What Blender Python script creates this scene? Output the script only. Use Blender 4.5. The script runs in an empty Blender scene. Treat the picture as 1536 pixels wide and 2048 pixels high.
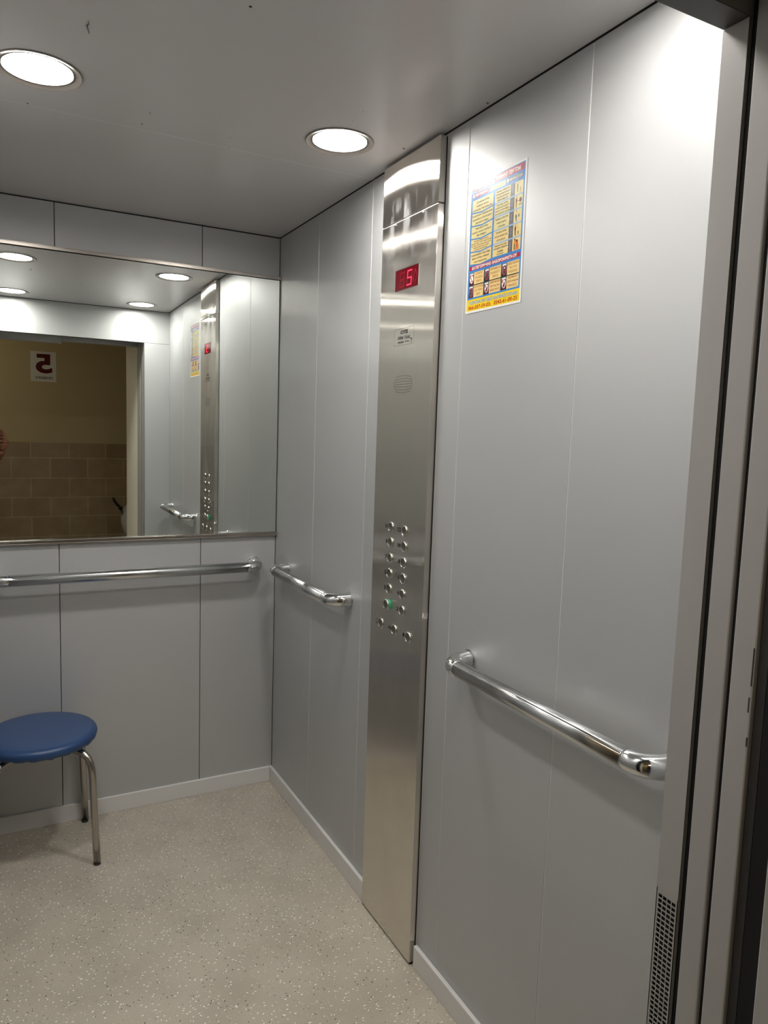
import bpy, bmesh, math, random
from mathutils import Vector, Matrix
random.seed(7)
S = bpy.context.scene
C = S.collection
PI = math.pi
# ------------------------------------------------------------------ camera, world, exposure
FPX = 1463.66
cd = bpy.data.cameras.new('camera'); cam = bpy.data.objects.new('camera', cd); C.objects.link(cam)
cd.sensor_fit = 'VERTICAL'; cd.sensor_height = 36.0; cd.lens = FPX / 2048 * 36; cd.clip_start = 0.01; cd.clip_end = 60
rt = Vector((0.8824256, -0.46930204, 0.03287331)); up = Vector((0.02168818, 0.11038275, 0.99365249)); fw = Vector((0.46995179, 0.87611143, -0.10758287))
CAMP = Vector((-1.0037, -2.7944, 1.4617))
cam.matrix_world = Matrix(((rt.x, up.x, -fw.x, CAMP.x), (rt.y, up.y, -fw.y, CAMP.y), (rt.z, up.z, -fw.z, CAMP.z), (0, 0, 0, 1)))
S.camera = cam
S.view_settings.view_transform = 'Standard'; S.view_settings.look = 'None'
S.view_settings.exposure = 5.0; S.view_settings.gamma = 1.0; S.view_settings.use_curve_mapping = False
w = bpy.data.worlds.new('world'); S.world = w; w.use_nodes = True
w.node_tree.nodes['Background'].inputs[0].default_value = (0.9, 0.85, 0.75, 1); w.node_tree.nodes['Background'].inputs[1].default_value = 0.0
EX = 1 / 32.0           # the film is exposed by five stops, all radiances are given in these units
LAMP = 102.0 * EX
BEAM = 1.6 * EX         # watts of the directed part of each downlight          # radiance of the downlight diffusers
LANDING_FILL = 6.2 * EX        # watts of the unseen fill light added to tune the landing brightness

# ------------------------------------------------------------------ materials
def lin(c):
    return tuple(((x / 255) / 12.92 if x / 255 <= 0.04045 else ((x / 255 + 0.055) / 1.055) ** 2.4) for x in c) + (1,)
def mat(name, rgb, rough=0.5, metal=0.0, srgb=True, spec=0.5, aniso=0.0, coat=0.0, emit=None, estr=1.0):
    m = bpy.data.materials.new(name); m.use_nodes = True
    b = m.node_tree.nodes['Principled BSDF']
    b.inputs['Base Color'].default_value = lin(rgb) if srgb else tuple(rgb) + (1,)
    b.inputs['Roughness'].default_value = rough; b.inputs['Metallic'].default_value = metal
    b.inputs['Specular IOR Level'].default_value = spec
    if coat: b.inputs['Coat Weight'].default_value = coat; b.inputs['Coat Roughness'].default_value = 0.06
    if aniso: b.inputs['Anisotropic'].default_value = aniso
    if emit: b.inputs['Emission Color'].default_value = lin(emit); b.inputs['Emission Strength'].default_value = estr if name.startswith('lamp_diffuser') else estr * EX
    return m
def nodes(m): return m.node_tree.nodes, m.node_tree.links, m.node_tree.nodes['Principled BSDF']
def noise(m, scale, vec=None, detail=3, stretch=None):
    N, L, b = nodes(m)
    t = N.new('ShaderNodeTexCoord'); mp = N.new('ShaderNodeMapping'); L.new(t.outputs['Object'], mp.inputs[0])
    if stretch: mp.inputs['Scale'].default_value = stretch
    n = N.new('ShaderNodeTexNoise'); n.inputs['Scale'].default_value = scale; n.inputs['Detail'].default_value = detail
    L.new(mp.outputs[0], n.inputs['Vector']); return n
def ramp(m, src, stops, socket='Fac'):
    N, L, b = nodes(m); r = N.new('ShaderNodeValToRGB'); e = r.color_ramp.elements
    e[0].position, e[0].color = stops[0]; e[1].position, e[1].color = stops[-1]
    for p, c in stops[1:-1]:
        k = e.new(p); k.color = c
    L.new(src, r.inputs[0]); return r
def bump(m, src, strength, dist=0.001):
    N, L, b = nodes(m); n = N.new('ShaderNodeBump'); n.inputs['Strength'].default_value = strength; n.inputs['Distance'].default_value = dist
    L.new(src, n.inputs['Height']); L.new(n.outputs[0], b.inputs['Normal'])

def tangent_z(m):
    N, L, b = nodes(m); t = N.new('ShaderNodeTangent'); t.direction_type = 'UV_MAP'; t.uv_map = 'UVMap'
    L.new(t.outputs[0], b.inputs['Tangent'])

M = {}
def wallmat(name, rgb, rough, metal):
    m = mat(name, rgb, rough, metal, spec=0.5, aniso=0.35); N, L, b = nodes(m); tangent_z(m)
    n = noise(m, 900, detail=1)
    bump(m, n.outputs['Fac'], 0.08, 0.0002)
    n2 = noise(m, 2.2, detail=4); r = ramp(m, n2.outputs['Fac'], [(0.3, (rough - 0.03,) * 3 + (1,)), (0.7, (rough + 0.04,) * 3 + (1,))])
    L.new(r.outputs[0], b.inputs['Roughness']); return m
M['wall'] = wallmat('satin_grey_panel', (186, 187, 187), 0.48, 0.47)
M['seam'] = mat('seam_strip', (228, 227, 224), 0.4)
M['ceil'] = mat('ceiling_panel', (193, 190, 190), 0.24, 0.0, spec=0.5)
M['jamb'] = mat('jamb_paint', (168, 165, 161), 0.42, 0.0)
M['base'] = mat('baseboard_paint', (212, 210, 207), 0.4, 0.0)
M['black'] = mat('black_gap', (10, 10, 10), 0.8)
M['rubber'] = mat('dark_rubber', (48, 45, 43), 0.7)
M['chrome'] = mat('polished_chrome', (215, 216, 216), 0.09, 1.0)
#nn = noise(M['chrome'], 60, detail=4); rr = ramp(M['chrome'], nn.outputs['Fac'], [(0.45, (0.05,) * 3 + (1,)), (0.75, (0.16,) * 3 + (1,))]); M['chrome'].node_tree.links.new(rr.outputs[0], M['chrome'].node_tree.nodes['Principled BSDF'].inputs['Roughness'])
M['stool_chrome'] = mat('worn_chrome', (178, 172, 163), 0.2, 1.0)
M['trimsteel'] = mat('trim_steel', (170, 163, 156), 0.28, 1.0)
M['rim'] = mat('lamp_rim', (112, 106, 100), 0.4, 0.0)
M['glass'] = mat('mirror_silver', (240, 244, 240), 0.0, 1.0)
M['speck'] = mat('dirt', (40, 34, 30), 0.8)
M['screw'] = mat('screw', (225, 225, 225), 0.12, 1.0)
M['ink'] = mat('black_ink', (12, 11, 10), 0.6)
M['seat'] = mat('blue_vinyl', (38, 68, 112), 0.36, 0.0)
n = noise(M['seat'], 400, detail=2); bump(M['seat'], n.outputs['Fac'], 0.15, 0.0006)
M['green'] = mat('green_glow', (50, 150, 110), 0.4, emit=(40, 170, 120), estr=0.18)
M['button'] = mat('button_steel', (198, 194, 186), 0.22, 1.0)
M['dish'] = mat('button_dish', (150, 146, 138), 0.28, 1.0)
M['lamp'] = mat('lamp_diffuser', (255, 255, 255), 0.5, emit=(255, 251, 245), estr=LAMP)
M['lamp_front'] = mat('lamp_diffuser', (255, 255, 255), 0.5, emit=(255, 251, 245), estr=LAMP * 0.72)
M['seg_on'] = mat('led_lit', (255, 40, 60), 0.4, emit=(255, 30, 52), estr=5.0)
M['seg_dim'] = mat('led_dim', (120, 10, 30), 0.4, emit=(255, 30, 60), estr=0.35)
M['led_bg'] = mat('led_window', (60, 4, 14), 0.12, emit=(170, 0, 25), estr=0.16)
# brushed steel with vertical grain
def aniso_metal(name, rgb, r2, an, tangent, var=None):
    """metal whose micro-scratches spread reflections across the grain: sharp along the tangent, wide across it"""
    m = bpy.data.materials.new(name); m.use_nodes = True; N, L = m.node_tree.nodes, m.node_tree.links
    N.remove(N['Principled BSDF']); g = N.new('ShaderNodeBsdfAnisotropic'); g.distribution = 'GGX'
    g.inputs['Color'].default_value = lin(rgb); g.inputs['Roughness'].default_value = math.sqrt(r2); g.inputs['Anisotropy'].default_value = an
    t = N.new('ShaderNodeTangent')
    if tangent == 'UV': t.direction_type = 'UV_MAP'; t.uv_map = 'UVMap'
    else: t.direction_type = 'RADIAL'; t.axis = tangent
    L.new(t.outputs[0], g.inputs['Tangent']); L.new(g.outputs[0], N['Material Output'].inputs[0])
    return m, g
m, g_ = aniso_metal('brushed_steel', (170, 163, 154), 0.04, 0.86, 'UV'); M['steel'] = m
N, L = m.node_tree.nodes, m.node_tree.links
def noise_only(scale, detail, stretch):
    t = N.new('ShaderNodeTexCoord'); mp = N.new('ShaderNodeMapping'); L.new(t.outputs['Object'], mp.inputs[0]); mp.inputs['Scale'].default_value = stretch
    n = N.new('ShaderNodeTexNoise'); n.inputs['Scale'].default_value = scale; n.inputs['Detail'].default_value = detail; L.new(mp.outputs[0], n.inputs['Vector']); return n
def ramp_only(src, stops):
    r = N.new('ShaderNodeValToRGB'); e = r.color_ramp.elements; e[0].position, e[0].color = stops[0]; e[1].position, e[1].color = stops[1]; L.new(src, r.inputs[0]); return r
n = noise_only(60, 6, (40, 40, 0.6)); r = ramp_only(n.outputs['Fac'], [(0.3, lin((222, 216, 208))), (0.7, lin((240, 235, 228)))]); L.new(r.outputs[0], g_.inputs['Color'])
n3 = noise_only(5, 6, (2, 2, 1)); r3 = ramp_only(n3.outputs['Fac'], [(0.4, (0.185,) * 3 + (1,)), (0.72, (0.26,) * 3 + (1,))]); L.new(r3.outputs[0], g_.inputs['Roughness'])
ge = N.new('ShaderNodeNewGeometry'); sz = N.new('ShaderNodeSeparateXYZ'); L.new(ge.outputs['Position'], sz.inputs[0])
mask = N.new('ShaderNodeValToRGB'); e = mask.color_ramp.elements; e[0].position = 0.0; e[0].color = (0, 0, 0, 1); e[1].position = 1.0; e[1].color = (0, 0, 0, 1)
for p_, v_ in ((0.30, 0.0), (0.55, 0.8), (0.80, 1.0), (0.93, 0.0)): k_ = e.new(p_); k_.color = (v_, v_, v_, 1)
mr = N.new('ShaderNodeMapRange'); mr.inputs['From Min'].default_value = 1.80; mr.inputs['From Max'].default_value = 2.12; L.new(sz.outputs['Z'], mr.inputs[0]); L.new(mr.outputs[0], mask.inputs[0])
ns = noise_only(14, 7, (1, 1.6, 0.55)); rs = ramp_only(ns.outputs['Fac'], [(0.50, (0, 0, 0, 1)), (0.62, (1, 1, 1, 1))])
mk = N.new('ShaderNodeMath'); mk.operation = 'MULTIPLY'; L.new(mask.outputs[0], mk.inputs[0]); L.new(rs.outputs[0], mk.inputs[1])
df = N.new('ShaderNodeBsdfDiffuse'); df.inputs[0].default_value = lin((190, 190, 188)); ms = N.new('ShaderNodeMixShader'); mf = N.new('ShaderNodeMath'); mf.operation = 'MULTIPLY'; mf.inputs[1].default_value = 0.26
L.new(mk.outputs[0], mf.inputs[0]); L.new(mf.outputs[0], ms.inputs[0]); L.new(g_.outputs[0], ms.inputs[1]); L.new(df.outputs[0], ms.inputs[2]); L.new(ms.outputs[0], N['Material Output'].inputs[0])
M['rail_x'], _ = aniso_metal('chrome_rail', (215, 216, 216), 0.018, 0.75, 'X')
M['rail_y'], _ = aniso_metal('chrome_rail', (215, 216, 216), 0.018, 0.75, 'Y')
# floor: beige sheet with white and black flakes
m = mat('flecked_vinyl', (158, 148, 131), 0.42, 0.0); M['floor'] = m; N, L, b = nodes(m)
tc = N.new('ShaderNodeTexCoord')
def flakes(scale, thr, jitter, seedoff, stretch, keep):
    mp = N.new('ShaderNodeMapping'); mp.inputs['Location'].default_value = (seedoff, seedoff * 1.7, 0); mp.inputs['Scale'].default_value = stretch
    mp.inputs['Rotation'].default_value = (0, 0, seedoff)
    L.new(tc.outputs['Object'], mp.inputs[0])
    ns = N.new('ShaderNodeTexNoise'); ns.inputs['Scale'].default_value = 260; ns.inputs['Detail'].default_value = 1; L.new(mp.outputs[0], ns.inputs['Vector'])
    mx = N.new('ShaderNodeMix'); mx.data_type = 'VECTOR'; mx.inputs[0].default_value = jitter
    L.new(mp.outputs[0], mx.inputs[4]); L.new(ns.outputs['Color'], mx.inputs[5])
    v = N.new('ShaderNodeTexVoronoi'); v.inputs['Scale'].default_value = scale; L.new(mx.outputs[1], v.inputs['Vector'])
    lt = N.new('ShaderNodeMath'); lt.operation = 'LESS_THAN'; lt.inputs[1].default_value = thr; L.new(v.outputs['Distance'], lt.inputs[0])
    sp = N.new('ShaderNodeSeparateColor'); L.new(v.outputs['Color'], sp.inputs[0])
    k = N.new('ShaderNodeMath'); k.operation = 'LESS_THAN'; k.inputs[1].default_value = keep; L.new(sp.outputs[0], k.inputs[0])
    a = N.new('ShaderNodeMath'); a.operation = 'MULTIPLY'; L.new(lt.outputs[0], a.inputs[0]); L.new(k.outputs[0], a.inputs[1]); return a.outputs[0]
g = noise(m, 420, detail=3); base = ramp(m, g.outputs['Fac'], [(0.3, lin((166, 158, 143))), (0.7, lin((194, 186, 171)))])
g2 = noise(m, 6, detail=5); st = ramp(m, g2.outputs['Fac'], [(0.3, (0.86, 0.85, 0.84, 1)), (0.6, (1, 1, 1, 1))])
mul = N.new('ShaderNodeMix'); mul.data_type = 'RGBA'; mul.blend_type = 'MULTIPLY'; mul.inputs[0].default_value = 1; L.new(base.outputs[0], mul.inputs[6]); L.new(st.outputs[0], mul.inputs[7])
col = mul.outputs[2]
for sc, thr, so, sx, keep, c in ((62, 0.17, 0.35, (1, 2.0, 1), 0.5, (252, 250, 242)), (62, 0.155, 2.1, (2.0, 1, 1), 0.42, (248, 246, 236)), (120, 0.2, 1.3, (1, 1.3, 1), 0.16, (214, 208, 192)),
                          (58, 0.14, 3.3, (1.7, 1, 1), 0.3, (46, 41, 34)), (58, 0.13, 5.1, (1, 1.8, 1), 0.26, (54, 47, 38)), (120, 0.16, 4.2, (1, 1.2, 1), 0.12, (84, 76, 62))):
    f = flakes(sc, thr, 0.004, so, sx, keep)
    x = N.new('ShaderNodeMix'); x.data_type = 'RGBA'; L.new(f, x.inputs[0]); L.new(col, x.inputs[6]); x.inputs[7].default_value = lin(c); col = x.outputs[2]
L.new(col, b.inputs['Base Color']); bump(m, g.outputs['Fac'], 0.25, 0.0008)
# landing
M['plaster'] = mat('cream_plaster', (205, 188, 150), 0.8)
M['reveal'] = mat('reveal_plaster', (246, 240, 222), 0.75)
M['landfloor'] = mat('landing_floor_tile', (120, 112, 100), 0.5)
m = mat('beige_wall_tile', (180, 150, 112), 0.3); M['tile'] = m; N, L, b = nodes(m)
tc = N.new('ShaderNodeTexCoord'); mp = N.new('ShaderNodeMapping'); mp.inputs['Rotation'].default_value = (PI / 2, 0, 0); mp.inputs['Location'].default_value = (0.085, -0.062 + 0.0, 0)
L.new(tc.outputs['Object'], mp.inputs[0])
br = N.new('ShaderNodeTexBrick'); br.inputs['Scale'].default_value = 1; br.inputs['Brick Width'].default_value = 0.32; br.inputs['Row Height'].default_value = 0.196; br.inputs['Mortar Size'].default_value = 0.004
br.inputs['Color1'].default_value = lin((176, 152, 120)); br.inputs['Color2'].default_value = lin((188, 165, 132)); br.inputs['Mortar'].default_value = lin((214, 196, 166))
L.new(mp.outputs[0], br.inputs['Vector'])
ng = noise(m, 9, detail=6); rg = ramp(m, ng.outputs['Fac'], [(0.35, (0.85, 0.83, 0.8, 1)), (0.7, (1, 1, 1, 1))])
mm = N.new('ShaderNodeMix'); mm.data_type = 'RGBA'; mm.blend_type = 'MULTIPLY'; mm.inputs[0].default_value = 1; L.new(br.outputs['Color'], mm.inputs[6]); L.new(rg.outputs[0], mm.inputs[7]); L.new(mm.outputs[2], b.inputs['Base Color'])
M['skin'] = mat('skin', (150, 100, 78), 0.5); M['cloth_dark'] = mat('dark_cloth', (44, 46, 54), 0.85); M['jeans'] = mat('jeans', (58, 68, 92), 0.85); M['hair'] = mat('hair', (50, 38, 30), 0.7); M['shoe'] = mat('shoe', (32, 30, 30), 0.6)
M['phone'] = mat('phone_black', (18, 18, 20), 0.2); M['pale_cloth'] = mat('pale_fabric', (176, 172, 166), 0.85)
# printing inks
for k, c in dict(paper=(236, 234, 228), blue=(62, 132, 200), red=(176, 30, 48), yellow=(238, 208, 36), cream=(226, 212, 150), cream2=(232, 206, 140), door=(112, 108, 116), doordk=(44, 42, 48), lightblue=(150, 185, 215), navy=(30, 70, 160), cyan=(60, 140, 215),
                 darkred=(176, 84, 44), numred=(186, 44, 16), white=(244, 244, 240), orange=(226, 130, 50), brown=(120, 66, 62), pic=(126, 126, 124), picdk=(48, 46, 46), green=(52, 108, 84), grey=(92, 104, 108), peach=(236, 196, 158), maroon=(92, 18, 26)).items():
    M['p_' + k] = mat('print_' + k, c, 0.32 if k != 'maroon' else 0.5, spec=0.35)

# ------------------------------------------------------------------ helpers
def new_bm(): return bmesh.new()
def box(bm, x0, x1, y0, y1, z0, z1, mi=0):
    vs = [bm.verts.new((x, y, z)) for x in (x0, x1) for y in (y0, y1) for z in (z0, z1)]
    for q in ((0, 1, 3, 2), (4, 6, 7, 5), (0, 4, 5, 1), (2, 3, 7, 6), (0, 2, 6, 4), (1, 5, 7, 3)):
        f = bm.faces.new([vs[i] for i in q]); f.material_index = mi
def uvz(me):
    """UV map whose U runs along world Z on upright faces, giving the grain direction."""
    uv = me.uv_layers.new(name='UVMap')
    for p in me.polygons:
        n = p.normal
        for li in p.loop_indices:
            v = me.vertices[me.loops[li].vertex_index].co
            if abs(n.z) > 0.7: uv.data[li].uv = (v.x, v.y)
            elif abs(n.x) > abs(n.y): uv.data[li].uv = (v.z, v.y)
            else: uv.data[li].uv = (v.z, v.x)
def world_of(o):
    return o.matrix_basis.copy() if o.parent is None else world_of(o.parent) @ o.matrix_parent_inverse @ o.matrix_basis
def obj(name, bm, mats, parent=None, smooth=False, bevel=0, seg=2, local=False):
    me = bpy.data.meshes.new(name); bmesh.ops.recalc_face_normals(bm, faces=bm.faces) if not getattr(bm, '_nf', False) else None
    bm.to_mesh(me); bm.free()
    if not isinstance(mats, (list, tuple)): mats = [mats]
    for x in mats: me.materials.append(M[x] if isinstance(x, str) else x)
    uvz(me)
    if smooth:
        for p in me.polygons: p.use_smooth = True
    o = bpy.data.objects.new(name, me); C.objects.link(o)
    if parent is not None:
        o.parent = parent
        if not local:
            o.matrix_parent_inverse = world_of(parent).inverted()
    if bevel:
        bv = o.modifiers.new('bevel', 'BEVEL'); bv.width = bevel; bv.segments = seg; bv.limit_method = 'ANGLE'
        if not smooth:
            bv.harden_normals = False
    return o
def struct(name, bm, mats, parent=None, label=None, cat=None, **k):
    o = obj(name, bm, mats, parent, **k)
    if parent is None:
        o['kind'] = 'structure'
        o['label'] = label; o['category'] = cat
    return o
def tag(o, label, cat, group=None):
    o['label'] = label; o['category'] = cat
    if group: o['group'] = group
    return o
def thing(name, label, cat, loc=(0, 0, 0), group=None):
    o = bpy.data.objects.new(name, None); C.objects.link(o); o.location = loc; o.empty_display_size = 0.05
    return tag(o, label, cat, group)
def tube(bm, pts, r, n=20, mi=0, caps=True):
    pts = [Vector(p) for p in pts]; R = r if isinstance(r, (list, tuple)) else [r] * len(pts)
    rings = []; ref = None
    for i, p in enumerate(pts):
        t = (pts[min(i + 1, len(pts) - 1)] - pts[max(i - 1, 0)]).normalized()
        if ref is None:
            ref = Vector((0, 0, 1)) if abs(t.z) < 0.9 else Vector((1, 0, 0))
        a = (ref - t * ref.dot(t)).normalized(); ref = a; b_ = t.cross(a)
        rings.append([bm.verts.new(p + (a * math.cos(2 * PI * k / n) + b_ * math.sin(2 * PI * k / n)) * R[i]) for k in range(n)])
    for i in range(len(rings) - 1):
        for k in range(n):
            f = bm.faces.new((rings[i][k], rings[i][(k + 1) % n], rings[i + 1][(k + 1) % n], rings[i + 1][k])); f.material_index = mi
    if caps:
        f = bm.faces.new(rings[0][::-1]); f.material_index = mi; f = bm.faces.new(rings[-1]); f.material_index = mi
def lathe(bm, prof, origin, axis='z', n=48, mi=0, sx=1):
    """prof: list of (radius, height)"""
    o = Vector(origin)
    def P(r, h, a):
        c, s = math.cos(a) * r, math.sin(a) * r
        if axis == 'z': return o + Vector((c, s, h))
        if axis == '-x': return o + Vector((-h, c, s))
    rings = []
    for r, h in prof:
        rings.append([bm.verts.new(P(r, h, 0))] if r < 1e-7 else [bm.verts.new(P(r, h, 2 * PI * k / n)) for k in range(n)])
    for i in range(len(rings) - 1):
        A, B = rings[i], rings[i + 1]
        for k in range(n):
            k2 = (k + 1) % n
            vs = [A[0], B[k2], B[k]] if len(A) == 1 else ([A[k], A[k2], B[0]] if len(B) == 1 else [A[k], A[k2], B[k2], B[k]])
            f = bm.faces.new(vs); f.material_index = mi
def text_polys(s, offset=0.0):
    cu = bpy.data.curves.new('t', 'FONT'); cu.body = s; cu.size = 1; cu.offset = offset; cu.resolution_u = 3
    o = bpy.data.objects.new('t', cu); C.objects.link(o)
    dg = bpy.context.evaluated_depsgraph_get(); dg.update()
    me = bpy.data.meshes.new_from_object(o.evaluated_get(dg))
    vs = [(v.co.x, v.co.y) for v in me.vertices]; fs = [tuple(p.vertices) for p in me.polygons]
    bpy.data.objects.remove(o); bpy.data.curves.remove(cu); bpy.data.meshes.remove(me)
    return vs, fs
class Sheet:
    """flat printing laid on a plane: origin O, unit vectors U (text direction), V (up), N (towards the reader)"""
    def __init__(s, O, U, V, N, step=0.00012): s.O, s.U, s.V, s.N, s.step = Vector(O), Vector(U), Vector(V), Vector(N), step
    def P(s, u, v, l): return s.O + s.U * u + s.V * v + s.N * (l * s.step)
    def poly(s, bm, pts, l, mi):
        f = bm.faces.new([bm.verts.new(s.P(u, v, l)) for u, v in pts]); f.material_index = mi; f.normal_update()
        if f.normal.dot(s.N) < 0: f.normal_flip()
    def rect(s, bm, u0, u1, v0, v1, l, mi): s.poly(bm, [(u0, v0), (u1, v0), (u1, v1), (u0, v1)], l, mi)
    def disc(s, bm, u, v, a, b, l, mi, n=24): s.poly(bm, [(u + a * math.cos(2 * PI * k / n), v + b * math.sin(2 * PI * k / n)) for k in range(n)], l, mi)
    def text(s, bm, t, u0, u1, v0, v1, l, mi, offset=0.0, keep=False):
        vs, fs = text_polys(t, offset)
        if not vs: return
        x0 = min(v[0] for v in vs); x1 = max(v[0] for v in vs); y0 = min(v[1] for v in vs); y1 = max(v[1] for v in vs)
        sx = (u1 - u0) / (x1 - x0); sy = (v1 - v0) / (y1 - y0)
        bv = [bm.verts.new(s.P(u0 + (x - x0) * sx, v0 + (y - y0) * sy, l)) for x, y in vs]
        for f in fs:
            try: F = bm.faces.new([bv[i] for i in f])
            except ValueError: continue
            F.material_index = mi; F.normal_update()
            if F.normal.dot(s.N) < 0: F.normal_flip()
def flat_obj(name, bm, mats, parent=None):
    bm_ = bm; me = bpy.data.meshes.new(name); bm_.to_mesh(me); bm_.free()
    for x in mats: me.materials.append(M[x])
    uvz(me)
    o = bpy.data.objects.new(name, me); C.objects.link(o)
    if parent is not None:
        o.parent = parent; o.matrix_parent_inverse = world_of(parent).inverted()
    return o

# ------------------------------------------------------------------ dimensions (metres): right wall x=0, back wall y=0
W = 1.107; D = 2.1; H = 2.2; HD = 1.996; HB = 0.062; BT = 0.012; J = 0.155; JL = 0.052; ZW = 2.1968
GAP = 0.0009
# ------------------------------------------------------------------ setting
def paneled(axis, face, out, cuts, z0, z1, t=0.02, GAP=0.0011, strip=True):
    """panels with hairline joints; axis 'x' = wall in a plane x=face"""
    bm = new_bm()
    for a, b in zip(cuts[:-1], cuts[1:]):
        a2, b2 = min(a, b) + GAP, max(a, b) - GAP
        f0, f1 = sorted((face, face + out * t))
        if axis == 'x': box(bm, f0, f1, a2, b2, z0, z1, 0)
        else: box(bm, a2, b2, f0, f1, z0, z1, 0)
    if strip:
        for c in cuts[1:-1]:
            f0, f1 = sorted((face + out * 0.0002, face + out * t))
            box(bm, f0, f1, c - GAP, c + GAP * 0.45, z0, z1, 2)
    g0, g1 = sorted((face + out * (t + 0.0005), face + out * (t + 0.012)))
    lo, hi = min(cuts), max(cuts)
    if axis == 'x': box(bm, g0, g1, lo, hi, z0, z1 + 0.03, 1)
    else: box(bm, lo, hi, g0, g1, z0, z1 + 0.03, 1)
    return bm
o = struct('wall_right', paneled('x', 0, 1, [0.0, -0.389, -0.791, -0.895, -1.1935, -1.289, -1.689, -2.1], 0.0, ZW), ['wall', 'black', 'seam'], label='right lift car wall of tall satin grey metal panels with thin seams', cat='wall', bevel=0.0008)
o = struct('wall_left', paneled('x', -W, -1, [0.0, -0.389, -0.791, -1.289, -1.689, -2.1], 0.0, ZW), ['wall', 'black', 'seam'], label='left lift car wall of satin grey metal panels', cat='wall', bevel=0.0011)
o = struct('wall_back', paneled('y', 0, 1, [-W, -0.804, -0.303, 0.0], 0.0, ZW, GAP=0.0011, strip=False), ['wall', 'black'], label='back lift car wall of satin grey panels above and below the mirror', cat='wall', bevel=0.0011)
# front wall: transom and two return panels, the right one with a vent of punched square holes
bm = new_bm()
box(bm, -W, 0, -D - 0.038, -D, HD, ZW, 0)
box(bm, -W, -(W - JL), -D - 0.038, -D, 0, HD - 0.0015, 0)
vz0, vz1, hy, hz = 0.16, 0.812, 0.0079, 0.0077
box(bm, -J, 0, -D - 0.038, -D, vz1, HD - 0.0015, 0); box(bm, -J, 0, -D - 0.038, -D, 0, vz0, 0)
box(bm, -J, 0, -D - 0.0015, -D, vz0, vz1, 0); box(bm, -J + 0.006, 0, -D - 0.038, -D - 0.0015, vz0, vz1, 1)
struct('wall_front', bm, ['wall', 'black'], label='front lift car wall around the doorway, seen in the mirror and as the near right jamb', cat='wall')
bpy.data.objects['wall_front'].modifiers.clear()
def perforated(x, y0, y1, z0, z1, cols, rows, ys, zs, stag):
    bm = new_bm()
    zs_ = sorted(set([z0, z1] + [z for r in rows for z in (r, r + zs)]))
    def quad(a, b, c, d): f = bm.faces.new([bm.verts.new((x, *p)) for p in (a, b, c, d)])
    cuts = [y0] + [v for c in cols for v in (c, c + ys)] + [y1]
    for i in range(len(cuts) - 1):
        a, b_ = cuts[i], cuts[i + 1]
        if i % 2 == 0: quad((a, z0), (b_, z0), (b_, z1), (a, z1))
        else:
            off = stag[(i - 1) // 2]; zz = z0
            for r in rows:
                quad((a, zz), (b_, zz), (b_, r + off), (a, r + off)); zz = r + zs + off
                for (p, q) in (((a, r + off), (b_, r + off)), ((a, zz), (b_, zz))):   # hole edges with depth
                    f = bm.faces.new([bm.verts.new((x, *p)), bm.verts.new((x, *q)), bm.verts.new((x + 0.0008, *q)), bm.verts.new((x + 0.0008, *p))])
            quad((a, zz), (b_, zz), (b_, z1), (a, z1))
    return bm
rows = [vz1 - 0.006 - hz * (k + 1) for k in range(83)][::-1]
cols = [-2.1342, -2.1263, -2.1184, -2.1105]
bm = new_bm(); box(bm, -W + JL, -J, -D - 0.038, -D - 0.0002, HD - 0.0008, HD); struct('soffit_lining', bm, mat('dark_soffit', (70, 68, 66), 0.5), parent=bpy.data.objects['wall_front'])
v = struct('vent_grille', perforated(-J, -D - 0.038, -D, vz0, vz1, cols, rows, 0.0064, 0.0058, [0, 0, 0, 0]), ['jamb'], parent=bpy.data.objects['wall_front'])
# jamb skin (the painted inner face of the doorway)
bm = new_bm(); box(bm, -J - 0.0006, -J + 0.001, -D - 0.038, -D, vz1, HD - 0.0015); box(bm, -J - 0.0006, -J + 0.001, -D - 0.038, -D, 0, vz0); box(bm, -J, -J + 0.03, -D - 0.038, -D - 0.0365, vz0, vz1)
struct('jamb_face', bm, ['jamb'], parent=bpy.data.objects['wall_front'])
bm = new_bm(); box(bm, -W - 0.03, 0.03, -D - 0.24, 0.03, -0.02, 0)
struct('floor', bm, 'floor', label='beige vinyl lift floor flecked with small white and black chips', cat='floor')
bm = new_bm(); box(bm, -W + JL, -J, -D - 0.16, -D - 0.038, 0.0, 0.003); 
for k in range(3): box(bm, -W + JL, -J, -D - 0.075 - 0.03 * k, -D - 0.065 - 0.03 * k, 0.003, 0.006)
struct('trim_1', bm, 'trimsteel', label='grooved metal door sill at the lift doorway', cat='door sill')
# baseboards
bm = new_bm(); box(bm, -W, -BT - 0.0005, -BT, -0.0003, 0, HB)
struct('baseboard_back', bm, 'base', label='pale grey baseboard along the back wall under the mirror', cat='baseboard', bevel=0.0015)
bm = new_bm(); box(bm, -BT, -0.0003, -0.895, -0.0003, 0, HB)
struct('baseboard_right', bm, 'base', label='pale grey baseboard on the right wall between back corner and steel button column', cat='baseboard', bevel=0.0015)
bm = new_bm(); box(bm, -BT, -0.0003, -D, -1.2, 0, HB)
bmr = struct('baseboard_right_front', bm, 'base', label='pale grey baseboard on the right wall in front of the steel button column', cat='baseboard', bevel=0.0015)
bm = new_bm(); box(bm, -W + 0.0003, -W + BT, -D, -BT, 0, HB)
struct('baseboard_left', bm, 'base', label='pale grey baseboard along the left wall', cat='baseboard', bevel=0.0015)
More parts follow.
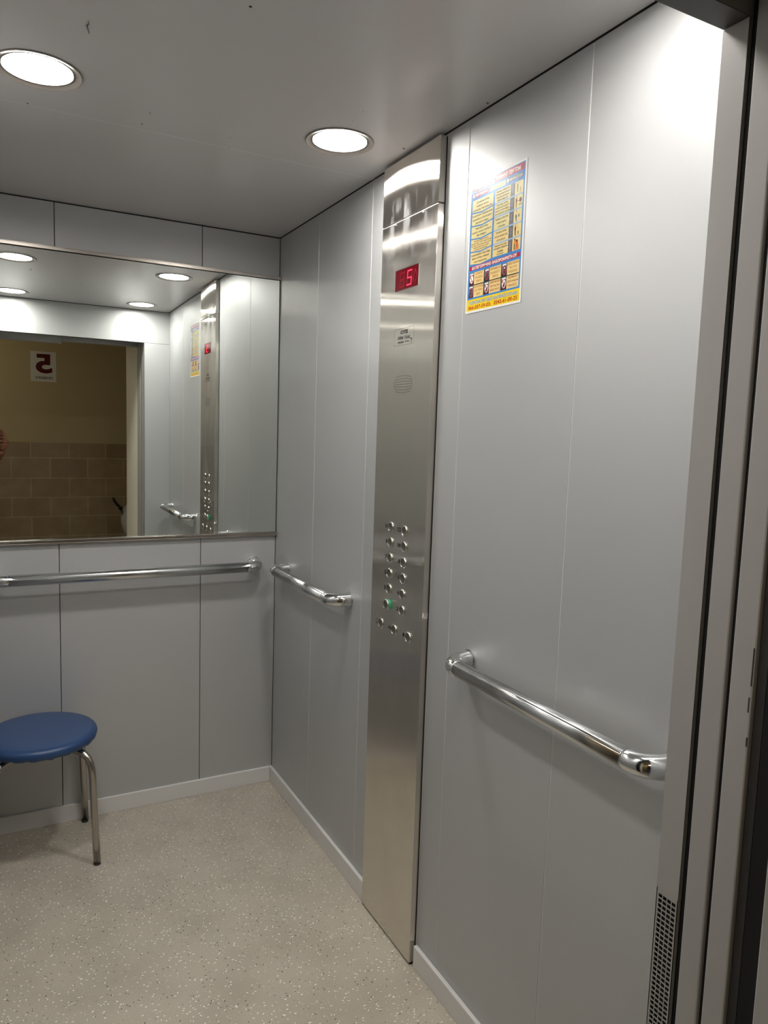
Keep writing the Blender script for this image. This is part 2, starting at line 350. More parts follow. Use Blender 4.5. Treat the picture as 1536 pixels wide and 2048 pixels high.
# ceiling: two panels with a butt joint, and round holes for the downlights
LX = (-0.201, -0.902); LY = (-0.992, -1.909); RH = 0.0700
bm = new_bm()
def ceil_cell(x0, x1, y0, y1, hole=None, n=40):
    if hole is None:
        bm.faces.new([bm.verts.new(p) for p in ((x0, y0, H), (x0, y1, H), (x1, y1, H), (x1, y0, H))]); return
    cx, cy = hole; inner = []; outer = []; rim2 = []
    for k in range(n):
        a = 2 * PI * (k + 0.5) / n; c, s = math.cos(a), math.sin(a)
        inner.append(bm.verts.new((cx + RH * c, cy + RH * s, H))); rim2.append(bm.verts.new((cx + RH * c, cy + RH * s, H + 0.03)))
        tx = ((x1 - cx) if c > 0 else (x0 - cx)) / c if abs(c) > 1e-9 else 1e9; ty = ((y1 - cy) if s > 0 else (y0 - cy)) / s if abs(s) > 1e-9 else 1e9
        t = min(tx, ty); outer.append((cx + t * c, cy + t * s))
    ov = [bm.verts.new((p[0], p[1], H)) for p in outer]
    for k in range(n):
        k2 = (k + 1) % n; a, b_ = outer[k], outer[k2]
        extra = []
        if abs(a[0] - b_[0]) > 1e-6 and abs(a[1] - b_[1]) > 1e-6:
            X = x1 if (abs(a[0] - x1) < 1e-6 or abs(b_[0] - x1) < 1e-6) else x0; Y = y1 if (abs(a[1] - y1) < 1e-6 or abs(b_[1] - y1) < 1e-6) else y0
            extra = [bm.verts.new((X, Y, H))]
        bm.faces.new([inner[k], ov[k]] + extra + [ov[k2], inner[k2]])
        bm.faces.new([inner[k], inner[k2], rim2[k2], rim2[k]])
e = 0.0016; xm = -0.5515; ymid = -1.45; js = -0.788
ceil_cell(-W + e, -e, js + 0.0004, -e)
for cx, xa, xb in ((LX[0], xm, -e), (LX[1], -W + e, xm)):
    ceil_cell(xa, xb, ymid, js - 0.0004, (cx, LY[0])); ceil_cell(xa, xb, -D + e, ymid, (cx, LY[1]))
o = obj('ceiling', bm, ['ceil']); o['kind'] = 'structure'; o['label'] = 'smooth grey lift ceiling with four round downlights set into it'; o['category'] = 'ceiling'
cel = o
bm = new_bm(); box(bm, -W - 0.03, 0.03, -D - 0.04, 0.03, H + 0.04, H + 0.06)
struct('ceiling_cover', bm, 'black', parent=cel)
bm = new_bm(); box(bm, -W, 0, js - 0.01, js + 0.01, H + 0.0002, H + 0.01); obj('joint_strip', bm, 'seam', cel)
# dirt marks on the ceiling
bm = new_bm(); hairp = [(-0.831, -1.256), (-0.829, -1.243), (-0.8315, -1.236), (-0.828, -1.222), (-0.8245, -1.208)]
tube(bm, [(x, y, H - 0.0008) for x, y in hairp], [0.0003, 0.0007, 0.0008, 0.0006, 0.0005], 6)
obj('hair_mark', bm, 'speck', cel)
for x, y, r in ((-0.914, -0.797, .0022), (-0.661, -0.824, .0022), (-0.656, -0.901, .0018), (-0.433, -0.79, .0015), (-0.041, -1.042, .0032), (-0.231, -1.185, .001), (-0.226, -1.12, .001), (-0.586, -1.456, .0028), (-0.45, -0.86, .0012)):
    bm = new_bm(); lathe(bm, [(0, -0.0006), (r, -0.0004), (r * 1.05, 0)], (x, y, H), n=10); obj('dirt_speck', bm, 'speck', cel)
bm = new_bm(); lathe(bm, [(0, -0.0006), (.003, -0.0004), (.003, 0)], (-0.013, -1.372, H), n=10); obj('dirt_speck', bm, mat('rust', (96, 50, 34), 0.8), cel)
# thin dark shadow joint at the top of the walls
bm = new_bm(); z0, z1 = ZW + 0.0005, H + 0.03
box(bm, 0.001, 0.02, -D, 0.02, z0, z1); box(bm, -W - 0.02, -W - 0.001, -D, 0.02, z0, z1); box(bm, -W - 0.02, 0.02, 0.001, 0.02, z0, z1); box(bm, -W, 0, -D - 0.03, -D - 0.001, z0, z1)
struct('trim_2', bm, 'black', label='thin dark shadow joint between the walls and the ceiling', cat='trim')

# car door, retracted telescopic panels at the right of the doorway
def panel_edge(name, y0, y1, label, cat, zt, mats='jamb', x0=-J, x1=0.45):
    bm = new_bm(); box(bm, x0, x1, y0, y1, 0.008, zt)
    o = struct(name, bm, mats, label=label, cat=cat, bevel=0.0025); return o
d1 = panel_edge('door_1', -2.182, -2.148, 'grey car door panel edge, first strip outside the near right jamb', 'lift door', 2.35)
d2 = panel_edge('door_2', -2.2225, -2.189, 'grey car door panel edge with a worn black scuff, second strip outside the jamb', 'lift door', 2.35)
bm = new_bm(); box(bm, -J + 0.006, 0.1, -2.236, -2.2235, 0.008, 2.3); obj('rubber_seal', bm, 'rubber', d2)
bm = new_bm()
for zz, hh, yy in ((1.155, 0.05, -2.2205), (1.12, 0.02, -2.2195), (1.075, 0.012, -2.221)): box(bm, -J - 0.0004, -J + 0.001, yy, yy + 0.0016, zz, zz + hh)
obj('scuff_mark', bm, 'rubber', d2)
d3 = panel_edge('door_3', -2.292, -2.262, 'grey landing door panel edge at the right rim of the view', 'lift door', 2.3)
d4 = panel_edge('door_4', -2.328, -2.298, 'grey landing door panel edge, outer one beside the landing frame', 'lift door', 2.3)
bm = new_bm(); box(bm, -J, 0.2, -2.37, -2.334, 0, 2.1); box(bm, -W, -(W - JL), -2.37, -2.334, 0, 2.1); box(bm, -(W - JL), -J, -2.37, -2.334, 1.989, 2.1)
box(bm, -(W - JL), -0.62, -2.334, -2.3, 1.970, 2.05)
struct('door_5', bm, 'jamb', label='grey metal landing door frame seen in the mirror around the doorway', cat='door frame', bevel=0.002)
# dark pocket behind the panels and above the doorway
bm = new_bm(); box(bm, 0.45, 0.47, -2.37, -2.1, 0, 2.4); box(bm, 0.0, 0.45, -2.146, -2.139, 0, 2.4)
box(bm, -W - 0.3, 0.47, -2.333, -2.139, 2.36, 2.4); box(bm, -W, -J + 0.02, -2.30, -2.139, 2.04, 2.06)
box(bm, -W - 0.3, -W - 0.28, -2.37, -2.1, 0, 2.4); box(bm, -W - 0.3, -W, -2.15, -2.139, 0, 2.4); box(bm, -W - .02, -(W - JL), -2.333, -2.139, 0, 2.4)
for ya, yb in ((-2.148, -2.1385), (-2.189, -2.182), (-2.262, -2.2365), (-2.298, -2.292), (-2.334, -2.328)): box(bm, -J + 0.006, 0.44, ya + 0.0003, yb - 0.0003, 0.001, 2.34)  # black fill in the panel gaps, painting in the shade of the recesses
struct('trim_3', bm, 'black', label='dark shaft pocket, with black fill standing in for shade in the gaps around the lift doors', cat='trim')

# landing
bm = new_bm(); box(bm, -J + 0.003, 1.6, -2.86, -2.372, -0.02, 2.7); struct('wall_landing_right', bm, 'reveal', label='cream plaster wall reveal right of the landing doorway, seen in the mirror', cat='wall')
bm = new_bm(); box(bm, -2.6, -(W - JL) - 0.003, -2.48, -2.372, -0.02, 2.7); struct('wall_landing_left', bm, 'reveal', label='cream plaster wall left of the landing doorway', cat='wall')
bm = new_bm(); box(bm, -(W - JL) - 0.003, -J + 0.003, -2.86, -2.372, 2.04, 2.7); struct('trim_4', bm, 'plaster', label='plaster lintel over the landing doorway', cat='trim')
LYW = -4.6
bm = new_bm(); box(bm, -2.6, 1.6, LYW - 0.1, LYW, 1.262, 2.7, 0); box(bm, -2.6, 1.6, LYW - 0.1, LYW + 0.006, -0.02, 1.262, 1)
struct('wall_landing', bm, ['plaster', 'tile'], label='landing wall seen in the mirror, cream paint above beige tiles', cat='wall')
bm = new_bm(); box(bm, -2.7, -2.6, LYW - .1, -2.37, -0.02, 2.7); box(bm, 1.6, 1.7, LYW - .1, -2.37, -0.02, 2.7); struct('wall_landing_ends', bm, 'plaster', label='plaster end walls of the landing', cat='wall')
bm = new_bm(); box(bm, -2.7, 1.7, LYW - .1, -D - 0.24, -0.02, -0.0005); struct('floor_landing', bm, 'landfloor', label='dim grey tiled landing floor outside the lift', cat='floor')
bm = new_bm(); box(bm, -2.7, 1.7, LYW - .1, -2.37, 2.7, 2.75); struct('ceiling_landing', bm, 'plaster', label='plaster ceiling of the landing', cat='ceiling')
la = bpy.data.lights.new('landing_fill', 'AREA'); la.shape = 'DISK'; la.size = 0.25; la.energy = LANDING_FILL; la.color = (1, 0.91, 0.72)  # added fill light with no visible fixture, lifts the dim landing
lo = bpy.data.objects.new('landing_fill', la); C.objects.link(lo); lo.location = (-1.9, -3.9, 2.66)

# ------------------------------------------------------------------ downlights
def downlight(i, x, y, label):
    t = thing('ceiling_downlight', label, 'ceiling light', (x, y, H), 'round downlights in the lift ceiling')
    if i == 0:
        bm = new_bm(); lathe(bm, [(0.0885, -0.0002), (0.0882, -0.0022), (0.0865, -0.0036), (0.0690, 0.0014), (0.0688, 0.010), (0.0695, 0.012), (0.0698, 0.0), (0.0885, -0.0002)], (0, 0, 0), n=64)
        a = obj('rim', bm, 'rim', t, local=True)
        bm = new_bm(); lathe(bm, [(0, 0.0034), (0.0686, 0.0040), (0.0686, 0.010), (0, 0.010)], (0, 0, 0), n=64)
        b_ = obj('diffuser', bm, 'lamp', t, local=True)
        downlight.src = (a, b_)
    else:
        for s in downlight.src:
            c = s.copy(); C.objects.link(c); c.parent = t
            if i > 1 and s.name.startswith('diffuser'): c.material_slots[0].link = 'OBJECT'; c.material_slots[0].material = M['lamp_front']
    a = bpy.data.lights.new('beam', 'AREA') if i == 0 else downlight.light
    if i == 0: a.shape = 'DISK'; a.size = 0.13; a.energy = BEAM; a.spread = math.radians(150); a.color = (1, 0.985, 0.96); downlight.light = a
    if i == 2: downlight.light = a = a.copy(); a.energy = BEAM * 0.72
    l = bpy.data.objects.new('beam', a); C.objects.link(l); l.parent = t; l.location = (0, 0, 0.0026)
    return t
downlight(0, LX[0], LY[0], 'round white downlight at the rear right of the ceiling beside the steel column')
downlight(1, LX[1], LY[0], 'round white downlight at the upper left edge of the photo, rear left of the ceiling')
downlight(2, LX[0], LY[1], 'round downlight seen only in the mirror, front right by the doorway')
downlight(3, LX[1], LY[1], 'round downlight seen only in the mirror at its left edge, front left by the doorway')

# ------------------------------------------------------------------ mirror
def my(x, z):
    # gently bowed glass, as real wall mirrors are
    pts = [(1.03, -0.008), (1.10, -0.008), (1.27, -0.003), (1.65, 0.003), (1.85, 0.0052), (2.06, 0.0052)]
    def slope(q):
        for (a, sa), (b_, sb) in zip(pts[:-1], pts[1:]):
            if q <= b_: return sa + (sb - sa) * (q - a) / (b_ - a)
        return 0.0052
    n = 60; s = 0
    for k in range(n):
        q = 1.4 + (z - 1.4) * (k + 0.5) / n; s += slope(q) * (z - 1.4) / n
    return -0.0083 - 0.0026 * (x + 0.5) + s
wm = thing('wall_mirror', 'wide frameless mirror across the back wall between slim steel channels', 'mirror', (-W / 2, 0, 1.04))
bm = new_bm(); mx0, mx1, mz0, mz1 = -W + 0.004, -0.0035, 1.043, 2.042; nz = 48; nx = 8
g = [[bm.verts.new((mx0 + (mx1 - mx0) * i / nx, my(mx0 + (mx1 - mx0) * i / nx, mz0 + (mz1 - mz0) * j / nz), mz0 + (mz1 - mz0) * j / nz)) for i in range(nx + 1)] for j in range(nz + 1)]
for j in range(nz):
    for i in range(nx): bm.faces.new((g[j][i], g[j][i + 1], g[j + 1][i + 1], g[j + 1][i]))
gl = obj('glass', bm, 'glass', wm, smooth=True)
bm = new_bm(); box(bm, mx0, mx1, -0.003, -0.0004, mz0, mz1); obj('backing', bm, 'black', wm)
bm = new_bm(); box(bm, -W + 0.001, -0.001, -0.0175, -0.0004, 1.036, 1.0395); box(bm, -W + 0.001, -0.001, -0.0175, -0.0158, 1.0395, 1.0505); obj('bottom_channel', bm, 'trimsteel', wm, bevel=0.0005)
bm = new_bm(); box(bm, -W + 0.001, -0.001, -0.0155, -0.0004, 2.0465, 2.0495); box(bm, -W + 0.001, -0.001, -0.0155, -0.0138, 2.0375, 2.0465); obj('top_channel', bm, 'trimsteel', wm, bevel=0.0005)
bm = new_bm(); box(bm, -0.0034, -0.0006, -0.008, -0.0004, 1.0505, 2.0375); obj('edge_strip', bm, 'black', wm)

# ------------------------------------------------------------------ handrails
def rail_path(a, b_, off, h, r=0.0175, R=0.042):
    """a,b: wall points (Vector), off: direction away from the wall"""
    pass
def handrail(label, a, b_, off, d=0.066, z=0.925, r=0.0182, group=None):
    a, b_, off = Vector((*a, z)), Vector((*b_, z)), Vector((*off, 0)); along = (b_ - a).normalized()
    t = thing('handrail', label, 'handrail', tuple((a + b_) / 2), group)
    R = 0.046; J_ = R + 0.0
    bm = new_bm(); tube(bm, [a + off * d + along * J_, b_ + off * d - along * J_], r, 48); obj('rail', bm, 'rail_x' if abs(along.x) > 0.5 else 'rail_y', t, smooth=True)
    for p, sgn in ((a, 1), (b_, -1)):
        al = along * sgn; c = p + off * (d - R) + al * R
        pts, rs = [], []
        pts.append(p + off * 0.0006); rs.append(r * 1.32)
        pts.append(p + off * (d - R) * 0.5); rs.append(r * 1.26)
        for k in range(13):
            th = (PI / 2) * k / 12
            pts.append(c + (-al * math.cos(th) + off * math.sin(th)) * R); rs.append(r * (1.22 - 0.17 * k / 12))
        pts.append(p + off * d + al * (J_ + 0.004)); rs.append(r * 1.045)
        bm = new_bm(); tube(bm, pts, rs, 32); obj('elbow', bm, 'chrome', t, smooth=True)
        bm = new_bm(); lathe_pts = [p + off * 0.0, p + off * 0.0035]; tube(bm, lathe_pts, r * 1.4, 32); obj('wall_flange', bm, 'chrome', t, smooth=False, bevel=0.0008)
    return t
handrail('long chrome handrail on the back wall below the mirror', (-0.09, 0), (-W + 0.09, 0), (0, -1), d=0.075, r=0.0195)
handrail('short chrome handrail on the right wall between the corner and the button column', (0, -0.150), (0, -0.712), (-1, 0))
handrail('chrome handrail on the right wall nearest the doorway, right of the button column', (0, -1.384), (0, -1.995), (-1, 0))
handrail('long chrome handrail on the left wall opposite the button column', (-W, -0.150), (-W, -1.995), (1, 0))

# ------------------------------------------------------------------ control panel column
cp = thing('control_panel', 'tall brushed steel lift button column with red display on the right wall', 'control panel', (0, -1.044, 0))
PX = -0.0195; PY0, PY1 = -1.190, -0.897
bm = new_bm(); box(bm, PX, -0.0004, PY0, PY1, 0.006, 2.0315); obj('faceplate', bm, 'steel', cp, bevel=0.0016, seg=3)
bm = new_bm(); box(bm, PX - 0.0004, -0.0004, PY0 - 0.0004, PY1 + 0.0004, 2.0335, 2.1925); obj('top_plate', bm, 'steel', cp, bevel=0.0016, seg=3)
bm = new_bm(); box(bm, -0.0022, -0.0004, PY0 - 0.0022, PY0 - 0.0002, 0.004, 2.19); box(bm, PX + 0.004, -0.0004, PY0, PY1, 0.0005, 0.0058); obj('shadow_gap', bm, 'black', cp)
for y, z in ((-0.969, 2.0255), (-1.120, 2.0245)):
    bm = new_bm(); lathe(bm, [(0.0034, 0), (0.0034, 0.0012), (0.0024, 0.0022), (0, 0.0026)], (PX, y, z), '-x', 20); obj('screw', bm, 'screw', cp, smooth=True)
SH = Sheet((PX, 0, 0), (0, -1, 0), (0, 0, 1), (-1, 0, 0))     # u = -y, v = z
# display
bm = new_bm(); SH.rect(bm, 0.984, 1.1065, 1.846, 1.9005, 4, 0)
disp = flat_obj('display', bm, ['led_bg'], cp)
bm = new_bm()
for a in ((0.983, 1.1075, 1.9005, 1.9015), (0.983, 1.1075, 1.845, 1.846), (0.983, 0.984, 1.846, 1.9005), (1.1065, 1.1075, 1.846, 1.9005)): box(bm, PX - 0.0012, PX, -a[1], -a[0], a[2], a[3])
obj('display_frame', bm, 'button', disp)
def seven(u0, u1, v0, v1, segs, thick, layer, mi, bm, hollow=False):
    um, vm = u1 - u0, (v0 + v1) / 2; t = thick; sh = 0.10
    S7 = {'a': (u0, v1 - t, u1, v1), 'g': (u0, vm - t / 2, u1, vm + t / 2), 'd': (u0, v0, u1, v0 + t), 'f': (u0, vm, u0 + t, v1), 'b': (u1 - t, vm, u1, v1), 'e': (u0, v0, u0 + t, vm), 'c': (u1 - t, v0, u1, vm)}
    for s in segs:
        a, b_, c, d = S7[s]; e_ = 0.0009
        def sk(u, v): return (u + (v - v0) * sh, v)
        if hollow:
            q = 0.00045
            for (x0, y0, x1, y1) in ((a + e_, b_ + e_, c - e_, b_ + e_ + q), (a + e_, d - e_ - q, c - e_, d - e_), (a + e_, b_ + e_, a + e_ + q, d - e_), (c - e_ - q, b_ + e_, c - e_, d - e_)):
                SH.poly(bm, [sk(x0, y0), sk(x1, y0), sk(x1, y1), sk(x0, y1)], layer, mi)
        else: SH.poly(bm, [sk(a + e_, b_ + e_), sk(c - e_, b_ + e_), sk(c - e_, d - e_), sk(a + e_, d - e_)], layer, mi)
bm = new_bm(); seven(1.006, 1.032, 1.8525, 1.893, 'abcdefg', 0.0044, 8, 0, bm, hollow=True); seven(1.045, 1.071, 1.8525, 1.893, 'be', 0.0044, 8, 0, bm, hollow=True)
for (p, q_) in (((1.080, 1.860), (1.0885, 1.891)), ((1.0885, 1.891), (1.099, 1.874)), ((1.099, 1.874), (1.0905, 1.856)), ((1.083, 1.856), (1.083, 1.872))):
    dx, dy = q_[0] - p[0], q_[1] - p[1]; l_ = math.hypot(dx, dy); nx_, ny_ = -dy / l_ * 0.0006, dx / l_ * 0.0006
    SH.poly(bm, [(p[0] + nx_, p[1] + ny_), (q_[0] + nx_, q_[1] + ny_), (q_[0] - nx_, q_[1] - ny_), (p[0] - nx_, p[1] - ny_)], 8, 0)
flat_obj('dim_segments', bm, ['seg_dim'], disp)
bm = new_bm(); seven(1.045, 1.071, 1.8525, 1.893, 'afgcd', 0.0044, 9, 0, bm); flat_obj('lit_digit', bm, ['seg_on'], disp)
# name plate, printed on the steel
bm = new_bm()
for a in ((0.987, 1.0925, 1.7435, 1.7440), (0.987, 1.0925, 1.6990, 1.6994), (0.987, 0.9874, 1.699, 1.744), (1.0921, 1.0925, 1.699, 1.744)): SH.rect(bm, *a, 2, 0)
SH.text(bm, 'OTIS', 1.021, 1.061, 1.7285, 1.7385, 2, 0, 0.035)
SH.text(bm, '1000кг 13пас.', 1.006, 1.076, 1.7145, 1.7235, 2, 0, 0.012)
SH.text(bm, '20NE0201', 1.007, 1.040, 1.7045, 1.7095, 2, 0, 0.012); SH.text(bm, '2010р.', 1.047, 1.069, 1.7045, 1.7095, 2, 0, 0.012)
for p in ((1.078, 1.7135), (1.083, 1.7115)): SH.disc(bm, *p, 0.0018, 0.0018, 2, 0, 10)
SH.poly(bm, [(1.078, 1.712), (1.0795, 1.712), (1.082, 1.704), (1.0805, 1.704)], 2, 0); SH.rect(bm, 1.076, 1.086, 1.7035, 1.7042, 2, 0)
flat_obj('name_plate', bm, ['ink'], cp)
# speaker holes
bm = new_bm(); RH_ = 7
for r_ in range(RH_):
    v = 1.594 + (r_ - 3) * 0.0076; cnt = [12, 14, 15, 15, 15, 14, 12][r_]
    for k in range(cnt):
        u = 1.0445 + (k - (cnt - 1) / 2) * 0.0070; tt = (k - (cnt - 1) / 2) / 7.0
        SH.disc(bm, u, v - (r_ - 3) * 0.0022 * tt * tt, 0.0013, 0.0013, 2, 0, 10)
sp = flat_obj('speaker_grille', bm, ['black'], cp)
# buttons
BT_ = {'11': (1.006, 1.199), '12': (1.083, 1.198), '9': (1.006, 1.1555), '10': (1.083, 1.1545), '7': (1.006, 1.111), '8': (1.083, 1.110), '5': (1.006, 1.0665), '6': (1.083, 1.0665),
       '3': (1.006, 1.0225), '4': (1.083, 1.022), '1': (1.0055, 0.9775), '2': (1.083, 0.977), 'bell': (0.965, 0.9135), 'close': (1.044, 0.913), 'open': (1.123, 0.912)}
src = None
for k, (u, v) in BT_.items():
    raised = 0.0072 if k == '1' else 0.0
    t = bpy.data.objects.new('button', None); C.objects.link(t); t.empty_display_size = 0.02; t.parent = cp; t.matrix_parent_inverse = cp.matrix_basis.inverted(); t.location = (PX - raised, -u, v)
    t['label'] = {'bell': 'alarm bell button', 'close': 'door close button', 'open': 'door open button', '1': 'raised floor 1 button with green lit collar'}.get(k, 'round floor button ' + k)
    if src is None:
        bm = new_bm(); lathe(bm, [(0.0150, 0), (0.0149, 0.0022), (0.0138, 0.0036), (0.0126, 0.0040), (0.0118, 0.0034), (0.0118, 0)], (0, 0, 0), '-x', 40)
        a = obj('bezel', bm, 'button', t, smooth=True, local=True)
        bm = new_bm(); lathe(bm, [(0.0118, 0.0030), (0.0104, 0.0032), (0.0088, 0.0020), (0.005, 0.0011), (0, 0.0009)], (0, 0, 0), '-x', 40)
        b_ = obj('dished_face', bm, 'dish', t, smooth=True, local=True)
        bm = new_bm(); lathe(bm, [(0.0008, 0.0009), (0.0008, 0.0014), (0, 0.0014)], (0, 0, 0), '-x', 8)
        c_ = obj('braille_dot', bm, 'ink', t, local=True); src = (a, b_, c_)
    else:
        for s_ in src:
            c = s_.copy(); C.objects.link(c); c.parent = t
    if raised:
        bm = new_bm(); lathe(bm, [(0.0138, -raised + 0.0002), (0.0138, 0.0), (0.0149, 0.0001)], (0, 0, 0), '-x', 40); o = obj('green_collar', bm, 'green', t, smooth=True, local=True); o['label'] = 'green glowing collar'
for k, (u, v) in BT_.items():
    bm = new_bm(); hh = 0.0058
    if k.isdigit():
        wd = (0.009 if len(k) == 1 else 0.0165) if k != '1' else 0.0035; ur = u - 0.0212
        if k == '11': wd = 0.0125
        SH.text(bm, k, ur - wd, ur, v - hh, v + hh, 2, 0, 0.045)
    else:
        ur = u - 0.0208
        if k == 'bell':
            for a_ in range(14):
                a0, a1 = PI * a_ / 13, PI * (a_ + 1) / 13
                if a_ < 13:
                    SH.poly(bm, [(ur - 0.007 + 0.0055 * math.cos(a0), v + 0.0005 + 0.0085 * math.sin(a0)), (ur - 0.007 + 0.0055 * math.cos(a1), v + 0.0005 + 0.0085 * math.sin(a1)), (ur - 0.007 + 0.0048 * math.cos(a1), v + 0.0005 + 0.0078 * math.sin(a1)), (ur - 0.007 + 0.0048 * math.cos(a0), v + 0.0005 + 0.0078 * math.sin(a0))], 2, 0)
            SH.rect(bm, ur - 0.0125, ur - 0.0118, v - 0.005, v + 0.001, 2, 0); SH.rect(bm, ur - 0.0022, ur - 0.0015, v - 0.005, v + 0.001, 2, 0); SH.rect(bm, ur - 0.0145, ur + 0.0005, v - 0.0058, v - 0.0048, 2, 0); SH.disc(bm, ur - 0.007, v - 0.0078, 0.0016, 0.0014, 2, 0, 10)
        elif k == 'close':
            c0 = ur - 0.007
            SH.rect(bm, c0 - 0.0006, c0 + 0.0006, v - 0.0075, v + 0.0075, 2, 0)
            SH.poly(bm, [(c0 - 0.0075, v + 0.007), (c0 - 0.0015, v), (c0 - 0.0075, v - 0.007)], 2, 0); SH.poly(bm, [(c0 + 0.0075, v + 0.007), (c0 + 0.0015, v), (c0 + 0.0075, v - 0.007)], 2, 0)
        else:
            c0 = ur - 0.006
            SH.rect(bm, c0 - 0.0005, c0 + 0.0005, v - 0.0075, v + 0.0075, 2, 0)
            SH.poly(bm, [(c0 - 0.0015, v + 0.006), (c0 - 0.0062, v), (c0 - 0.0015, v - 0.006)], 2, 0); SH.poly(bm, [(c0 + 0.0015, v + 0.006), (c0 + 0.0062, v), (c0 + 0.0015, v - 0.006)], 2, 0)
    flat_obj('button_mark', bm, ['ink'], cp)

# ------------------------------------------------------------------ rules poster
def poster():
    names = ['paper', 'blue', 'red', 'yellow', 'cream', 'cream2', 'door', 'doordk', 'lightblue', 'navy', 'cyan', 'darkred', 'numred', 'white', 'orange', 'brown', 'pic', 'picdk', 'green', 'grey', 'peach']
    I = {n_: i for i, n_ in enumerate(names)}; I['ink'] = len(names)
    mats = ['p_' + n_ for n_ in names] + ['ink']
    sh = Sheet((-0.0008, -1.302, 2.046), (0, -0.001, 0), (0, 0, 0.001), (-1, 0, 0), 0.00006)   # units: millimetres, v downwards is negative
    bm = new_bm()
    def R(u0, u1, v0, v1, l, c): sh.rect(bm, u0, u1, -v1, -v0, l, I[c])
    def T(s, u0, u1, v0, v1, l, c, off=0.0): sh.text(bm, s, u0, u1, -v1, -v0, l, I[c], off)
    def Pn(pts, l, c): sh.poly(bm, [(u, -v) for u, v in pts], l, I[c])
    def Dk(u, v, a, b_, l, c, n=16): sh.disc(bm, u, -v, a, b_, l, I[c], n)
    box(bm, -0.0008, -0.0004, -1.302 - 0.208, -1.302, 2.046 - 0.297, 2.046, 0)
    R(5.5, 202.5, 4.5, 266, 1, 'blue')
    R(9.5, 198.5, 6.5, 21, 2, 'red'); T('ПРАВИЛА КОРИСТУВАННЯ ЛІФТОМ', 14, 186, 9, 18.5, 3, 'white', 0.03)
    R(11, 73, 25.5, 35.5, 2, 'red'); Dk(15.5, 30.5, 4, 4, 3, 'white'); Dk(15.5, 30.5, 1.6, 1.6, 4, 'red'); T('ЛІФТСЕРВІС', 22, 70, 28, 33, 3, 'white', 0.03)
    R(74, 82, 26, 36, 2, 'lightblue'); T('?', 76.5, 80, 27.5, 34.5, 3, 'navy', 0.03)
    R(83, 135, 26.5, 36, 2, 'cream'); T('ЗБЕРІГАЙ СПОКІЙ', 87, 131, 29.5, 33.2, 3, 'grey')
    R(138, 197, 25, 35, 2, 'grey'); Dk(143, 30, 3.4, 4.2, 3, 'white'); T('НЕБЕЗПЕКА', 149, 173, 28, 32.5, 3, 'white', 0.01); T('СТОП', 178, 193, 28, 32.5, 3, 'white', 0.01); R(175.3, 176.1, 25, 38, 3, 'white')
    # left column, ribbons whose lower edge dips in the middle
    L_ = [['Для виклику кабіни', 'натисніть кнопку', 'розташовану біля кабіни ліфта'],
          ['Після автоматичного відкривання дверей', 'переконайтеся, що кабіна знаходиться', 'рівня вашого поверху'],
          ['Увійшовши в кабіну,', 'натисніть кнопку потрібного', 'вам поверху'],
          ['При зупинці кабіни між поверхами', 'натисніть кнопку "СТОП" і знову потрібний', 'вам поверх. Якщо кабіна не рухається, дії', 'повідомте диспетчера з кабіни', 'та чекайте електромеханіка'],
          ['Не намагайтесь самостійно', 'вийти із кабіни, зупиненої', 'між поверхами']]
    wl = [[48, 46, 76], [78, 74, 50], [50, 74, 36], [56, 78, 76, 60, 50], [74, 68, 48]]
    for k, ls in enumerate(L_):
        v0 = 41 + 29.3 * k; v1 = v0 + 26.2; dip = 4
        top = [(11.5, v0), (52, v0 + (dip if k else 0)), (93, v0)]
        Pn([top[0], top[2], (93, v1), (52, v1 + dip), (11.5, v1)] if k == 0 else [top[0], top[1], top[2], (93, v1), (52, v1 + dip), (11.5, v1)], 2, 'cream' if k < 3 else 'cream2')
        n_ = len(ls); ph = (v1 - v0 - 1.5) / n_
        for j, s in enumerate(ls):
            c = v0 + 3.2 + ph * (j + 0.42); h = min(2.7, ph * 0.40); wd = wl[k][j]
            T(s, 52 - wd / 2, 52 + wd / 2, c - h + 0.6, c + h + 0.6, 3, 'ink', 0.022)
    R_ = [['При посадці з малими дітьми', 'або речами тримайте їх на руках', 'в першу чергу на руках, вікно мусі', 'дітей та інших осіб'],
          ['При вході у кабіну', 'спочатку вкотіть візок або', 'коляску, а потім увійдіть', 'самі і допоможіть не рухай'],
          ['Першими у кабіну ліфта', 'входять дорослі,', 'а потім діти'],
          ['При виході з кабіни', 'спочатку виходять діти,', 'а потім дорослі'],
          ['Перевозити собаку можна', 'з намордником, притримуючи', 'за нашийник', 'або на руках']]
    wr = [[46, 50, 44, 38], [40, 50, 50, 52], [46, 34, 24], [38, 48, 32], [46, 50, 22, 24]]
    for k, ls in enumerate(R_):
        v0 = 41 + 29.3 * k; v1 = v0 + 26
        R(99, 198, v0, v1, 2, 'cream' if k < 3 else 'cream2'); R(155, 156.6, v0, v1, 3, 'doordk' if k > 1 else 'door'); R(156.5, 168, v0, v1, 3, 'door'); R(168, 169.8, v0, v1, 3, 'doordk'); R(161.4, 162.3, v0 + 6, v1 - 7, 4, 'lightblue'); Dk(154, v0 + 14, 1.4, 1.8, 4, 'white', 10)
        R(99, 198, v1, v1 + 3.2, 2, 'lightblue') if k < 4 else None
        n_ = len(ls); ph = (v1 - v0 - 1) / n_
        for j, s in enumerate(ls):
            c = v0 + 0.8 + ph * (j + 0.5); h = min(2.7, ph * 0.38); wd = wr[k][j]
            T(s, 127 - wd / 2, 127 + wd / 2, c - h, c + h, 3, 'ink', 0.022)
